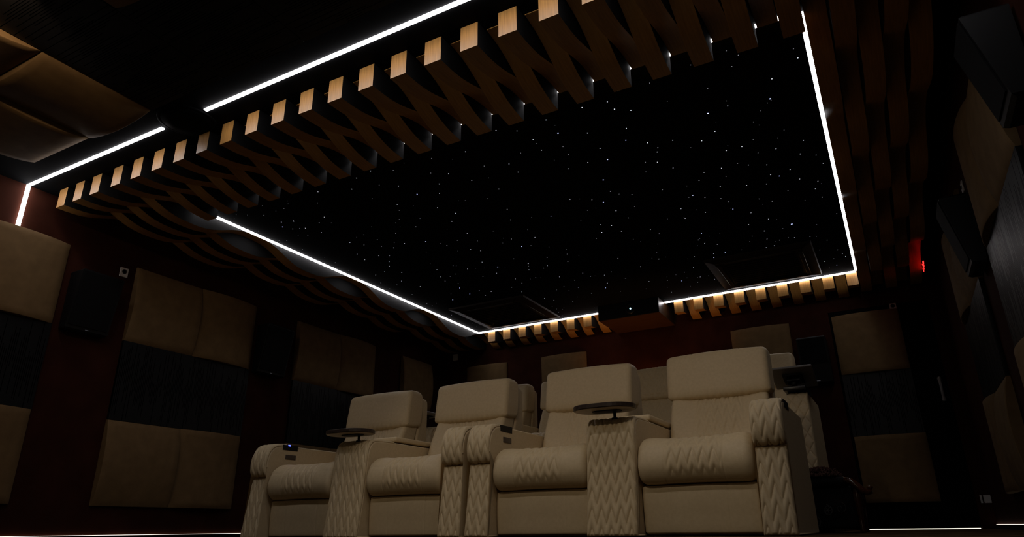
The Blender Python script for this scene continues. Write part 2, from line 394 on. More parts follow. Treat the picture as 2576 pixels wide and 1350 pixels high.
# ------------------------------------------------------------------ star ceiling
SX0, SX1, SY0, SY1 = -1.873 * H, -0.005 * H, 1.288 * H, 3.043 * H
st = thing('star_ceiling_panel', 'large black ceiling panel sprinkled with tiny star lights', 'ceiling panel', ((SX0 + SX1) / 2, (SY0 + SY1) / 2, Z(1.0) + .010))
sx, sy = (SX0 + SX1) / 2, (SY0 + SY1) / 2
mb = MB(); mb.box(SX0 - sx, SX1 - sx, SY0 - sy, SY1 - sy, -0.008, 0.0); mb.build('panel', 'black_star_cloth', st)
STARS = [tuple(float(v) for v in s.split(',')) for s in "-0.4,5.53,5;-1.48,3.34,4;-0.26,3.62,4;-0.61,3.59,4;-1.46,4.05,4;-3.86,5.75,4;-1.69,3.01,3;-1.08,3.27,3;-1,3.33,3;-1.14,3.63,3;-1.33,3.8,3;-0.36,4.62,3;-2.73,3.57,3;-2.04,4.4,3;-1.59,4.38,3;-1.56,4.57,3;-1.69,4.81,3;-1.81,4.9,3;-3.51,4.29,3;-3.19,4.32,3;-2.53,4.83,3;-1.58,5.73,3;-1.79,5.83,3;-2.67,5.22,3;-2.74,5.37,3;-2.96,5.15,3;-3.82,4.81,3;-2.23,6.1,3;-2.3,6.23,3;-1.56,6.42,3;-3.59,5.47,3;-3.6,5.68,3;-0.59,4.65,3;-0.16,4.96,3;-0.97,4.61,3;-0.76,5,3;-0.62,5.56,3;-1.09,5.34,3;-0.6,5.94,3;-0.67,5.95,3;-1.01,5.87,3;-1.13,5.95,3;-0.16,6.74,3;-4.01,3.49,3;-1.8,3.12,2;-1.69,3.19,2;-1.46,3.09,2;-1.24,3.16,2;-1.09,3.18,2;-1,3.11,2;-1.48,3.17,2;-1.09,3.5,2;-1.65,3.33,2;-1.32,3.43,2;-1.03,3.73,2;-0.88,3.78,2;-2.1,3.24,2;-1.66,3.47,2;-1.32,3.64,2;-0.99,3.82,2;-1.01,3.87,2;-1.46,3.77,2;-1.05,4,2;-1.61,3.78,2;-2.36,3.43,2;-1.93,3.52,2;-1.93,3.65,2;-2.8,3.13,2;-0.98,4.13,2;-0.22,3.43,2;-0.49,3.57,2;-0.62,3.81,2;-0.72,3.88,2;-0.51,4.08,2;-0.61,4.08,2;-0.15,4.2,2;-0.32,4.22,2;-0.19,4.37,2;-0.1,4.44,2;-0.07,4.58,2;-0.52,4.35,2;-0.41,4.41,2;-0.69,4.3,2;-0.28,4.56,2;-0.81,4.3,2;-0.41,4.57,2;-0.07,3.31,2;-2.95,3.16,2;-2.27,3.59,2;-2.5,3.52,2;-2.77,3.4,2;-3.09,3.27,2;-2.58,3.64,2;-2.17,3.8,2;-2.96,3.63,2;-2.73,3.83,2;-2.66,3.98,2;-2.77,4.09,2;-3.08,4.03,2;-2.28,4.12,2;-2.35,4.3,2;-1.79,4.21,2;-1.65,4.3,2;-1.48,4.24,2;-1.36,4.37,2;-1.11,4.79,2;-1.52,4.74,2;-1.76,4.75,2;-1.66,4.96,2;-1.44,5.05,2;-3.3,4.05,2;-2.79,4.35,2;-3.52,4.08,2;-3.76,4.01,2;-3.69,4.11,2;-2.94,4.43,2;-2.53,4.64,2;-2.34,4.71,2;-3.08,4.48,2;-2.95,4.66,2;-2.89,4.73,2;-3.37,4.26,2;-3.88,4.24,2;-3.74,4.37,2;-3.91,4.38,2;-3.65,4.41,2;-3.75,4.53,2;-3.82,4.62,2;-3.02,4.97,2;-2.73,5.05,2;-2.45,5.17,2;-2.33,5.36,2;-1.9,5.52,2;-2.54,5.36,2;-2.6,5.4,2;-3.49,4.92,2;-3.4,5.11,2;-3.23,5.05,2;-3.05,5.29,2;-3.21,5.3,2;-3.57,5.1,2;-3.6,5.22,2;-4.08,4.74,2;-3.97,5,2;-4.08,5.07,2;-3.53,5.35,2;-2.97,5.52,2;-2.78,5.59,2;-2.57,5.69,2;-2.33,5.71,2;-2.48,5.85,2;-2.3,5.83,2;-2.17,5.87,2;-2.08,5.82,2;-2.02,6.06,2;-1.85,6.27,2;-1.68,6.33,2;-3.91,5.23,2;-4.18,4.94,2;-3.46,5.64,2;-3.37,5.73,2;-3.48,5.8,2;-3.12,5.72,2;-2.97,5.66,2;-3.1,5.9,2;-2.49,6.31,2;-4.13,5.39,2;-4.17,5.71,2;-4.17,5.81,2;-2.99,6.21,2;-2.93,6.32,2;-2.77,6.46,2;-1.75,6.71,2;-4.18,6.21,2;-4.15,6.61,2;-3.07,6.74,2;-3.09,6.89,2;-4.22,4.51,2;-0.87,4.4,2;-0.76,4.57,2;-0.46,4.7,2;-0.34,4.89,2;-0.24,4.74,2;-0.13,4.84,2;-0.9,4.69,2;-0.8,4.77,2;-0.55,4.92,2;-0.47,5.01,2;-0.13,5.13,2;-0.65,5.14,2;-0.96,4.95,2;-1.13,4.98,2;-0.55,5.33,2;-0.06,5.5,2;-0.71,5.36,2;-1.15,5.47,2;-1.12,5.57,2;-1.03,5.65,2;-0.73,5.62,2;-0.63,5.75,2;-0.54,5.83,2;-0.42,5.84,2;-0.3,5.88,2;-0.18,6.04,2;-0.26,6.25,2;-0.12,6.33,2;-0.09,6.45,2;-0.07,6.54,2;-0.17,6.55,2;-1.28,5.84,2;-1.11,5.85,2;-0.25,6.58,2;-1.36,6.11,2;-0.23,6.79,2;-1.47,6.19,2;-1.37,6.4,2;-1.26,6.54,2;-1.43,6.54,2;-3.33,3.18,2;-3.46,3.31,2;-3.59,3.52,2;-3.84,3.44,2;-3.95,3.42,2;-3.97,3.56,2;-3.87,3.6,2;-3.7,3.58,2;-3.82,3.73,2;-4.24,3.67,2;-4.19,3.71,2;-4.22,3.92,2;-4.24,3.45,2;-4.19,4.3,2;-1.12,3.96,1;-2.34,3.2,1;-2.46,3.36,1;-2.09,3.46,1;-2.66,3.2,1;-1.16,4.09,1;-1.52,3.5,1;-1.53,3.61,1;-0.82,3.13,1;-0.43,4.03,1;-0.29,4.09,1;-0.24,4.01,1;-0.58,4.29,1;-0.08,3.22,1;-0.39,3.82,1;-0.69,4.44,1;-0.55,3.34,1;-0.39,3.21,1;-0.34,3.13,1;-2.88,3.32,1;-2.32,3.89,1;-3.06,3.46,1;-3.01,3.72,1;-3.11,3.85,1;-3.39,3.85,1;-1.41,4.57,1;-1.14,4.41,1;-1.75,4.45,1;-1.87,4.6,1;-3.55,3.94,1;-2.8,4.53,1;-2.58,4.42,1;-2.32,4.54,1;-2.45,4.85,1;-2.33,4.96,1;-3.32,4.51,1;-2.26,5.19,1;-2.22,5.09,1;-1.55,5.57,1;-1.48,5.38,1;-1.9,5,1;-1.63,5.17,1;-3.3,4.91,1;-3.95,4.71,1;-2.65,5.97,1;-2.54,6.08,1;-4.22,5.28,1;-4.21,5.12,1;-4.11,6.73,1;-3.04,6.62,1;-4.09,6.47,1;-0.76,4.85,1;-0.25,5.12,1;-0.77,5.73,1;-0.87,5.89,1;-1.53,6.63,1;-1.49,6.36,1;-1.29,6.41,1;-1.31,6.86,1;-3.96,3.72,1;-3.97,3.26,1".split(';')]
SIZE = {1: .0022, 2: .0028, 3: .0036, 4: .0045, 5: .0065}
def star_disc(mb, x, y, r, mi=0):
    k = 8; z0, z1 = -0.0085, -0.0100
    mb.rings([[(x + r * math.cos(2 * math.pi * i / k), y + r * math.sin(2 * math.pi * i / k), z) for i in range(k)] for z in (z0, z1)], mi, False)
cass = [(-1.24, -.305, 5.97, 6.91), (-4.08, -3.13, 5.99, 6.91)]
rest = MB(); nind = 0; random.seed(4)
for x, y, mgn in STARS:
    if any(a - .01 < x < b + .01 and c - .01 < y < dd + .01 for a, b, c, dd in cass): continue
    if nind < 98 and mgn >= 2:
        mb = MB(); star_disc(mb, 0, 0, SIZE[int(mgn)])
        o = mb.build('star_light', 'star_blue' if mgn >= 3 and random.random() < .6 else 'star_white', st, (x - sx, y - sy, 0)); nind += 1
    else:
        star_disc(rest, x - sx, y - sy, SIZE[int(mgn)], 0 if mgn >= 2 else 1)
for k in range(130):
    x, y = random.uniform(SX0 + .05, SX1 - .05), random.uniform(SY0 + .05, SY1 - .05)
    if any(a - .01 < x < b + .01 and c - .01 < y < dd + .01 for a, b, c, dd in cass): continue
    star_disc(rest, x - sx, y - sy, random.uniform(.0012, .0020), 1)
o = rest.build('star_light', ['star_mid', 'star_dim'], st); o['kind'] = 'stuff'

# ------------------------------------------------------------------ light strips of the ceiling
def strip(x0, x1, y0, y1, label, z0=-.009, z1=.0095, m='led'):
    mb = MB(); mb.box(x0, x1, y0, y1, Z(1.0) + z0, Z(1.0) + z1)
    return tag(mb.build('light_strip', m), label, 'light strip', 'glowing strips of the ceiling')
LW = .011
strip(SX0 - LW, SX0 + LW, SY0, SY1, 'long white light strip between the star panel and the dark side slats')
strip(SX1 - LW, SX1 + LW, SY0 + .0, SY1, 'white light strip on the star panel edge nearest the door', .0015)
strip(SX0, SX1, SY0 - LW * 2, SY0, 'white light strip half hidden behind the deep slats before the star panel', .0015)
strip(SX0, -1.140 * H, SY1, SY1 + 2 * LW, 'white light strip from the star panel corner to the projector box')
strip(-0.832 * H, SX1, SY1, SY1 + 2 * LW, 'white light strip behind the star panel beside the ceiling cassette')
FY = 0.911 * H
strip(-1.379 * H, XR - .02, FY - LW, FY + LW, 'longest white light strip before the lit slat ends', .003, m='led_front')
strip(XL + .012, -1.546 * H, FY - LW, FY + LW, 'shorter white light strip before the slat ends reaching the wall corner', .003, m='led_front')
mb = MB(); mb.box(XL + .002, XL + .02, FY - LW, FY + LW, Z(.80), Z(1.0) + .009)
tag(mb.build('light_strip', 'led'), 'white light strip hanging down the wall into the padded tile', 'light strip', 'glowing strips of the ceiling')

# black round speaker in the gap of the front strip
t = thing('round_speaker', 'black round ceiling speaker in the gap between two light strips', 'speaker', (-1.462 * H, .921 * H, ZC))
mb = MB(); mb.lathe([(.168, 0), (.168, -.004), (.160, -.008), (.148, -.009)]); mb.build('rim', 'black_paint', t)
mb = MB(); mb.lathe([(.149, -.006), (.145, -.010), (.09, -.012), (.02, -.013)]); mb.build('grille', 'black_paint', t)

# ------------------------------------------------------------------ wavy ceiling slats
SW = 0.0428 * H
def cen(k): return (-1.9005 + (k + 14.5) * .0866) * H if k < -14 else (-0.025 + 0.0931 * (k - 5.5)) * H
ZT, ZTHIN, ZDEEP = ZC - .0005, Z(.9915), Z(.943)
def slat(k, y0, y1, zfun, label, group, xw=SW):
    """board hung from the ceiling, wood on the waved underside and on the ends, black flanks; bottom follows zfun(y)"""
    n = max(14, int((y1 - y0) / .035)); mb = MB(); h = xw / 2
    ys = [y0 + (y1 - y0) * i / n for i in range(n + 1)]
    top = [(-h, y, ZT) for y in ys] + [(h, y, ZT) for y in ys]
    bot = [(-h, y, zfun(y)) for y in ys] + [(h, y, zfun(y)) for y in ys]
    m = n + 1; v = top + bot; o2 = 2 * m
    f, mi = [], []
    for i in range(n):
        f.append((o2 + i, o2 + i + 1, o2 + m + i + 1, o2 + m + i)); mi.append(0)       # underside
        f.append((i, i + 1, o2 + i + 1, o2 + i)); mi.append(1)                          # flank -x
        f.append((m + i, o2 + m + i, o2 + m + i + 1, m + i + 1)); mi.append(1)          # flank +x
        f.append((i, m + i, m + i + 1, i + 1)); mi.append(1)                            # top
    f.append((0, o2, o2 + m, m)); mi.append(0)
    f.append((n, m + n, o2 + m + n, o2 + n)); mi.append(0)
    mb.add(v, f, mi, False)
    oc = (y0 + y1) / 2; zc = ZT
    mb.v = [(x, y - oc, z - zc) for x, y, z in mb.v]
    o = mb.build('wooden_baffle', ['wood', 'slat_side'], None, (cen(k), oc, zc))
    return tag(o, label, 'ceiling slat', group)
def wave(ydeep, period, zthin=None):
    zt = zthin or ZTHIN
    return lambda y: ZDEEP + (zt - ZDEEP) * swoop(0.5 - 0.5 * math.cos(2 * math.pi * (y - ydeep) / period))
def swoop(c):
    # 0..1 cosine ramp with broader crests and a steeper middle
    return .4 * c + .6 * c * c * (3 - 2 * c)
def late_wave(ya, yb):
    # level at the ceiling up to ya, then sweeping down to full depth at yb
    return lambda y: Z(1.0025) if y < ya else ZDEEP + (Z(1.0025) - ZDEEP) * swoop(0.5 + 0.5 * math.cos(math.pi * (y - ya) / (yb - ya)))
FS0, FS1 = 0.979 * H, SY0 - 2 * LW - .006
half = FS1 - FS0
i = 0
for k in range(-14, 6):
    i += 1
    slat(k, FS0, FS1, wave(FS0, 2 * half, Z(.9893)), f'wavy wooden slat with a lit end, {ORD[i + 3]} from the corner light strip', 'slats with lit ends before the star panel')
i = 0
for kk in range(-14, 6):
    k = kk + .5; i += 1
    slat(k, FS0 + .07, FS1, late_wave(FS0 + .01, FS1), f'wavy wooden slat dipping towards the star panel, {ORD[i]} from the padded wall side', 'slats dipping at the star panel')
P = .530 * H
BE = 3.214 * H
i = 0
for k in (-17, -16, -15):
    i += 1
    slat(k, FS0, BE, wave(.995 * H, P), f'long wavy slat over the padded wall with a lit end, {ORD[i]} from that wall', 'long slats over the padded wall')
i = 0
for k in (-16.5, -15.5, -14.5):
    i += 1
    slat(k, FS0 + .08, BE, wave(1.26 * H, P, Z(.9975)), ['long dim wavy slat between the first two lit ends at the wall', 'long dim wavy slat between the second and third lit ends', 'long dim wavy slat touching the light strip of the star panel'][i - 1], 'long slats over the padded wall')
i = 0
for k in (6, 6.5, 7, 7.5, 8):
    i += 1
    slat(k, FS0 + (0 if k % 1 == 0 else .004), BE, wave((.995 if k % 1 == 0 else 1.26) * H, P), f'long dark wavy slat on the door side, {ORD[i]} from the star panel strip', 'long slats on the door side')
RS0 = SY1 + 2 * LW + .006
PR = 0.62 * H
PBX0, PBX1 = -1.136 * H, -0.836 * H
i = 0; j = 0
for q in range(-28, 12):
    k = q / 2
    if not (-14 <= k <= 5.5): continue
    c = cen(k)
    if c + SW / 2 > PBX0 - .005 and c - SW / 2 < PBX1 + .005: continue
    side = '' if c < PBX0 else 'towards the door'
    if k % 1:
        i += 1
        slat(k, RS0, BE, wave(RS0, .42 * H), f'short back slat with glowing end, {ORD[i if c < PBX0 else i - 7]} from the {"star panel corner" if c < PBX0 else "projector box"}', 'short slats behind the star panel')
    else:
        j += 1
        slat(k, RS0 + .02, BE, wave(RS0 + .175 * H, .35 * H, Z(1.003)), f'short back slat thin at the light strip, {ORD[j if c < PBX0 else j - 8]} from the {"star panel corner" if c < PBX0 else "projector box"}', 'short slats behind the star panel')

# ------------------------------------------------------------------ projector box
py0, py1 = 2.952 * H, 3.214 * H
t = thing('projector', 'projector box with one glowing lens hanging between the light strips', 'projector', ((PBX0 + PBX1) / 2, (py0 + py1) / 2, ZC))
pw, pd, pz = (PBX1 - PBX0) / 2, (py1 - py0) / 2, Z(.929) - ZC
mb = MB()
mb.box(-pw, pw, -pd + .02, pd, pz, pz + .016); mb.box(-pw, -pw + .016, -pd + .02, pd, pz + .016, 0); mb.box(pw - .016, pw, -pd + .02, pd, pz + .016, 0)
mb.build('wooden_case', 'wood_brown', t)
mb = MB(); mb.box(-pw, pw, -pd, -pd + .02, pz, -.001); mb.build('front_panel', 'black_plastic', t)
lx, lz = -0.972 * H - (PBX0 + PBX1) / 2, Z(.965) - ZC
mb = MB()
mb.rings([[(lx + r * math.cos(a), y, lz + r * math.sin(a)) for a in [-2 * math.pi * q / 24 for q in range(24)]] for r, y in ((.055, -pd + .001), (.055, -pd - .012), (.045, -pd - .014), (.04, -pd - .004))], 0, True)
o = mb.build('lens_ring', 'dark_gloss', t)
mb = MB()
mb.rings([[(lx + r * math.cos(a), y, lz + r * math.sin(a)) for a in [-2 * math.pi * q / 16 for q in range(16)]] for r, y in ((.009, -pd - .003), (.009, -pd - .008), (.005, -pd - .010))], 0, True)
mb.build('lens', 'lens_light', t)

# ------------------------------------------------------------------ air conditioning cassettes
def cassette(x0, x1, y0, y1, label):
    t = thing('air_conditioner', label, 'air conditioner', ((x0 + x1) / 2, (y0 + y1) / 2, Z(1.0) + .002), 'ceiling cassettes')
    a, b = (x1 - x0) / 2, (y1 - y0) / 2
    mb = MB(); prof = [(0, 0), (.008, -.016), (.085, -.030), (.13, -.020), (.13, 0)]
    rings = [[(-a + i_, -b + i_, z), (a - i_, -b + i_, z), (a - i_, b - i_, z), (-a + i_, b - i_, z)][::-1] for i_, z in prof]
    mb.rings(rings, 0, False, caps=False); mb.build('frame', 'cassette_frame', t)
    mb = MB(); mb.box(-a + .13, a - .13, -b + .13, b - .13, -.016, 0)
    for q in range(12):
        y = -b + .16 + (2 * b - .32) * q / 11
        mb.box(-a + .15, a - .15, y - .008, y + .008, -.021, -.016)
    mb.build('grille', 'black_plastic', t)
    for dx, dy, lx_, ly_ in ((0, -b + .108, a - .17, .018), (0, b - .108, a - .17, .018), (-a + .108, 0, .018, b - .17), (a - .108, 0, .018, b - .17)):
        mb = MB(); mb.rbox(dx - lx_, dx + lx_, dy - ly_, dy + ly_, -.034, -.024, .004); mb.build('vane', 'dark_gloss', t)
m_, n_, l_, b_ = mat('cassette_frame', (0.016, 0.010, 0.007), 0.5, 0.2)
cassette(*cass[0], 'dark square air conditioner in the star panel beside the bright back strip')
cassette(*cass[1], 'dark square air conditioner in the star panel corner by the padded wall')

# ------------------------------------------------------------------ padded and grooved wall tiles
TS = 0.2615 * H - .004
def vault_mesh(name, axis, rise=.042, edge=.022):
    """square padded tile, u right, v up, n outwards; barrel-vaulted along one axis, flat at its back"""
    n = 26; mb = MB(); s = TS / 2; V = []; F = []
    g = [-1 + 2 * i / n for i in range(n + 1)]
    g[1], g[-2] = -.99, .99
    def hgt(u, v):
        c = u if axis == 'u' else v
        h = edge + rise * (1 - c * c) ** .85
        e = min(1 - abs(u), 1 - abs(v)) * s
        return h - .003 * max(0, 1 - e / .004) ** 2
    for v in g:
        for u in g: V.append((u * s, v * s, hgt(u, v)))
    m = n + 1
    for j in range(n):
        for i in range(n): F.append((j * m + i, j * m + i + 1, (j + 1) * m + i + 1, (j + 1) * m + i))
    mb.add(V, F, 0, True)
    loop = [i for i in range(m)] + [j * m + n for j in range(1, m)] + [n * m + i for i in range(n - 1, -1, -1)] + [j * m for j in range(n - 1, 0, -1)]
    top = [V[i] for i in loop]; low = [(x, y, 0) for x, y, _ in top]; k = len(loop)
    mb.add(top + low, [(i, k + i, k + (i + 1) % k, (i + 1) % k) for i in range(k)] + [tuple(range(2 * k - 1, k - 1, -1))], 0, False)
    o = mb.build(name, 'fabric'); me = o.data; bpy.data.objects.remove(o); return me
VU, VV = vault_mesh('tile_a', 'u'), vault_mesh('tile_b', 'v')
def place(me, name, origin, u, v, nrm):
    o = bpy.data.objects.new(name, me); C.objects.link(o)
    o.matrix_world = Matrix(((u[0], v[0], nrm[0], origin[0]), (u[1], v[1], nrm[1], origin[1]), (u[2], v[2], nrm[2], origin[2]), (0, 0, 0, 1)))
    return o
FR = {'left': ((0, 1, 0), (0, 0, 1), (1, 0, 0)), 'right': ((0, -1, 0), (0, 0, 1), (-1, 0, 0)), 'back': ((1, 0, 0), (0, 0, 1), (0, -1, 0)), 'ceil': ((1, 0, 0), (0, -1, 0), (0, 0, -1))}
ZLO, ZMI, ZUP = Z(.2105), Z(.4705), Z(.7295)
def tile(side, a, z, axis, label, group='padded wall tiles'):
    e = .001
    org = {'left': (XL + e, a * H, z), 'right': (XR - e, a * H, z), 'back': (a * H, YB - (.0075 if side == 'back' and a > -.2 else e), z)}[side]
    return tag(place(VU if axis == 'u' else VV, 'acoustic_tile', org, *FR[side]), label, 'acoustic tile', group)
def grooved(side, a, wdt, z, label, hgt=TS, org=None, name='grooved_panel'):
    mb = MB(); mb.rbox(-wdt / 2, wdt / 2, -hgt / 2, hgt / 2, 0, .024, .001)
    o = mb.build(name, 'grooved')
    e = .001
    org = org or {'left': (XL + e, a * H, z), 'right': (XR - e, a * H, z), 'back': (a * H, YB - (.0075 if a > -.2 else e), z)}[side]
    u, v, nrm = FR[side]
    o.matrix_world = Matrix(((u[0], v[0], nrm[0], org[0]), (u[1], v[1], nrm[1], org[1]), (u[2], v[2], nrm[2], org[2]), (0, 0, 0, 1)))
    return tag(o, label, 'grooved panel', 'grooved dark panels')
hm = .2615 / 2
WL = 'wall beside the seat row'
for nm, y0 in (('under the hanging light strip', .545), ('before the white wall plate', None), ):
    pass
LEFT = [('A', .8065, 'in the tile pair under the hanging light strip'), ('B', 1.5575, 'in the middle tile pair of the long wall'), ('C', 2.310, 'in the tile pair behind the first headrest')]
for key, yc, where in LEFT:
    for row, zz in (('upper', ZUP), ('lower', ZLO)):
        tile('left', yc - hm, zz, 'v', f'{row} padded beige tile {where}, screen end')
        tile('left', yc + hm, zz, 'u', f'{row} padded beige tile {where}, door end')
    grooved('left', yc, TS * 2 + .004, ZMI, f'grooved black panel between beige tiles, {where.replace("in the", "by the")}')
tile('left', 2.918, ZUP, 'v', 'upper padded beige tile alone at the far end of the long wall')
RIGHT = [('B', 1.5575, 'by the large black speaker on the near wall'), ('C', 2.310, 'by the smaller black speaker before the door')]
for key, yc, where in RIGHT:
    for row, zz in (('upper', ZUP), ('lower', ZLO)):
        tile('right', yc - hm, zz, 'v', f'{row} padded beige tile {where}, screen end')
        tile('right', yc + hm, zz, 'u', f'{row} padded beige tile {where}, door end')
    grooved('right', yc, TS * 2 + .004, ZMI, f'grooved black panel with slots {where}')
tile('back', -.010, ZUP, 'u', 'upper padded beige tile on the back wall beside the dark speaker')
tile('back', -.008, ZLO, 'u', 'lower padded beige tile on the back wall beside the flowered stool')
grooved('back', -.010, TS, ZMI, 'grooved black panel on the back wall between two beige tiles')
tile('back', -.448, ZUP, 'u', 'padded beige tile on the back wall over the tallest headrest')
tile('back', -1.447, ZUP, 'u', 'padded beige tile on the back wall just behind the third headrest')
tile('back', -1.920, ZUP, 'u', 'padded beige tile on the back wall just behind the second headrest')

# padded tiles on the ceiling at the front
def ctile(x, y, axis, label):
    return tag(place(VU if axis == 'u' else VV, 'acoustic_tile', (x * H, y * H, ZC - .001), *FR['ceil']), label, 'acoustic tile', 'padded ceiling tiles')
ctile(-1.618, .707, 'u', 'padded beige ceiling tile nearest the gap between the light strips')
ctile(-1.8795, .707, 'v', 'padded beige ceiling tile nearest the shorter light strip')
ctile(-1.618, .4455, 'v', 'padded beige ceiling tile with a brightly lit edge')
ctile(-1.8795, .4455, 'u', 'padded beige ceiling tile diagonal to the one by the strip gap')
ctile(-1.092, .446, 'u', 'padded tile whose lit corner shows at the dark grooved ceiling')
for (cx, cy, wx, label) in ((-1.355, .707, TS, 'grooved black ceiling panel beside the padded beige tiles'), (-1.0935, .707, TS, 'grooved black ceiling panel before the longest light strip'),
                            (-1.355, .4455, TS, 'grooved black ceiling panel beside the lit tile edge'), (-.832, .707, TS, 'grooved black ceiling panel further along the longest light strip')):
    o = grooved('ceil', 0, TS, 0, label, org=(cx * H, cy * H, ZC - .001))
    o.matrix_world = o.matrix_world @ Matrix.Rotation(math.pi / 2, 4, 'Z')

# ------------------------------------------------------------------ wall speakers with slanted baffles
def speaker(side, y0, y1, zb, zt, label):
    yc = (y0 + y1) / 2 * H; s = -1 if side == 'right' else 1
    X = XR if side == 'right' else XL
    t = thing('wall_speaker', label, 'speaker', (X, yc, Z(zb)), 'black wall speakers')
    hy = (y1 - y0) / 2 * H; h = (zt - zb) * H; db, dt = .082, .168
    mb = MB(); c = .012
    def ring(z, dd, ins):
        return [(s * (.012 + ins * .3), -hy + ins, z), (s * (dd - ins), -hy + ins, z), (s * (dd - ins), hy - ins, z), (s * (.012 + ins * .3), hy - ins, z)][::s]
    mb.rings([ring(0, db, c), ring(c, db + .003, 0), ring(h - c, dt - .003, 0), ring(h, dt, c)], 0, False)
    mb.build('cabinet', 'black_plastic', t)
    mb = MB(); q = lambda z: db + (dt - db) * z / h
    z0, z1 = .035, h - .02
    pts = [(s * (q(z) + off), y, z) for off in (.0005, .007) for z, y in ((z0, -hy + .015), (z0, hy - .015), (z1, hy - .015), (z1, -hy + .015))]
    mb.hexa(pts[:4][::s], pts[4:][::s]); mb.build('grille', 'black_grille', t)
    if side == 'left': mb = MB(); mb.box(min(s * q(.02), s * (q(.02) + .002)), max(s * q(.02), s * (q(.02) + .002)), -.012, .012, .017, .020); mb.build('badge', 'indicator', t)
    mb = MB(); mb.box(min(0, s * .012), max(0, s * .012), -.06, .06, h * .35, h * .65); mb.build('bracket', 'dark_metal', t)
speaker('right', 1.098, 1.205, .588, .752, 'large black speaker on the near wall high above the grooved panel')
speaker('right', 1.878, 2.000, .587, .775, 'smaller black speaker on the near wall before the door')
speaker('left', 1.090, 1.225, .588, .778, 'black wall speaker beside the white wall plate')
speaker('left', 1.835, 1.975, .590, .790, 'black wall speaker with a small light behind the first seat')
t = thing('wall_speaker', 'black speaker on the back wall behind the tallest seat', 'speaker', (-.232 * H, YB, Z(.568)), 'black wall speakers')
mb = MB(); hx, h = .135, .195 * H
mb.rings([[(-hx + i_, -d_ + i_, z), (hx - i_, -d_ + i_, z), (hx - i_, -.012, z), (-hx + i_, -.012, z)] for z, d_, i_ in ((0, .13, .012), (.012, .135, 0), (h - .012, .235, 0), (h, .24, .012))], 0, False)
mb.build('cabinet', 'black_plastic', t)
mb = MB(); mb.hexa([(-hx + .014, -.1385, .04), (hx - .014, -.1385, .04), (hx - .014, -.1365, .04), (-hx + .014, -.1365, .04)], [(-hx + .014, -.2385, h - .02), (hx - .014, -.2385, h - .02), (hx - .014, -.228, h - .02), (-hx + .014, -.228, h - .02)]); mb.build('grille', 'black_grille', t)
mb = MB(); mb.box(-.02, .02, -.141, -.137, .022, .026); mb.build('badge', 'indicator', t)
mb = MB(); mb.box(-.06, .06, -.012, 0, h * .35, h * .65); mb.build('bracket', 'dark_metal', t)

# small wall plates
def plate(org, frame, w_, h_, label, hole=True):
    u, v, nrm = FR[frame]
    t = bpy.data.objects.new('wall_plate', None); C.objects.link(t); tag(t, label, 'wall plate')
    t.matrix_world = Matrix(((u[0], v[0], nrm[0], org[0]), (u[1], v[1], nrm[1], org[1]), (u[2], v[2], nrm[2], org[2]), (0, 0, 0, 1)))
    mb = MB(); mb.rbox(-w_ / 2, w_ / 2, -h_ / 2, h_ / 2, 0, .010, .004); mb.build('cover', 'plate_white', t)
    if hole:
        mb = MB(); mb.lathe([(.019, .0095), (.019, .012), (.015, .0125), (.012, .010)], 0, .006); mb.build('socket', 'dark_metal', t)
plate((XL + .0005, 1.2555 * H, Z(.829)), 'left', .066, .074, 'small white wall plate with a dark round hole on the long wall')
plate((.106 * H, YB - .0005, Z(.872)), 'back', .06, .066, 'small pale wall plate above the back wall tile')
plate((-2.133 * H, YB - .0005, Z(.932)), 'back', .075, .085, 'faint dark wall plate high in the far corner', False)
plate((XR - .0005, 1.965 * H, Z(.825)), 'right', .06, .07, 'small white wall plate above the smaller near-wall speaker')
t = thing('wall_switch', 'pale switch plate low on the wall beside the door', 'switch', (.266 * H, YB - .0005, Z(.085)))
mb = MB(); mb.box(-.010, .042, -.010, 0, -.032, .032); mb.build('plate', 'plate_white', t)
mb = MB(); mb.box(-.036, -.022, -.010, 0, -.032, .032); mb.build('side_plate', 'plate_white', t)

# red lights near the door
t = thing('indicator_box', 'small dark box with red lights hanging among the slats near the door', 'indicator light', (.238 * H, 2.965 * H, ZC))
mb = MB(); mb.rbox(-.012, .012, -.13, .13, Z(.930) - ZC, Z(.972) - ZC, .004); mb.tube([(0, -.08, Z(.97) - ZC), (0, -.08, 0)], .004); mb.tube([(0, .08, Z(.97) - ZC), (0, .08, 0)], .004); mb.build('housing', 'black_plastic', t)
random.seed(9)
mb = MB()
for q in range(9):
    y = -.11 + q * .027; z = Z(.951) - ZC + random.uniform(-.03, .03)
    mb.box(-.0155, -.0125, y - .007, y + .007, z - .007, z + .007)
mb.build('red_light', 'red_led', t)

# unseen projection screen on the front wall, its glow added to light the seats
t = thing('unseen_screen', 'unseen projection screen on the front wall, glow added for the seats', 'screen', (-.95 * H, YF, 1.22))
mb = MB(); mb.box(-1.75, 1.75, 0.001, .03, -.98, .98); mb.build('frame', 'black_plastic', t)
mb = MB(); mb.box(-1.68, 1.68, .031, .036, -.91, .91); mb.build('canvas', 'screen_fill', t)

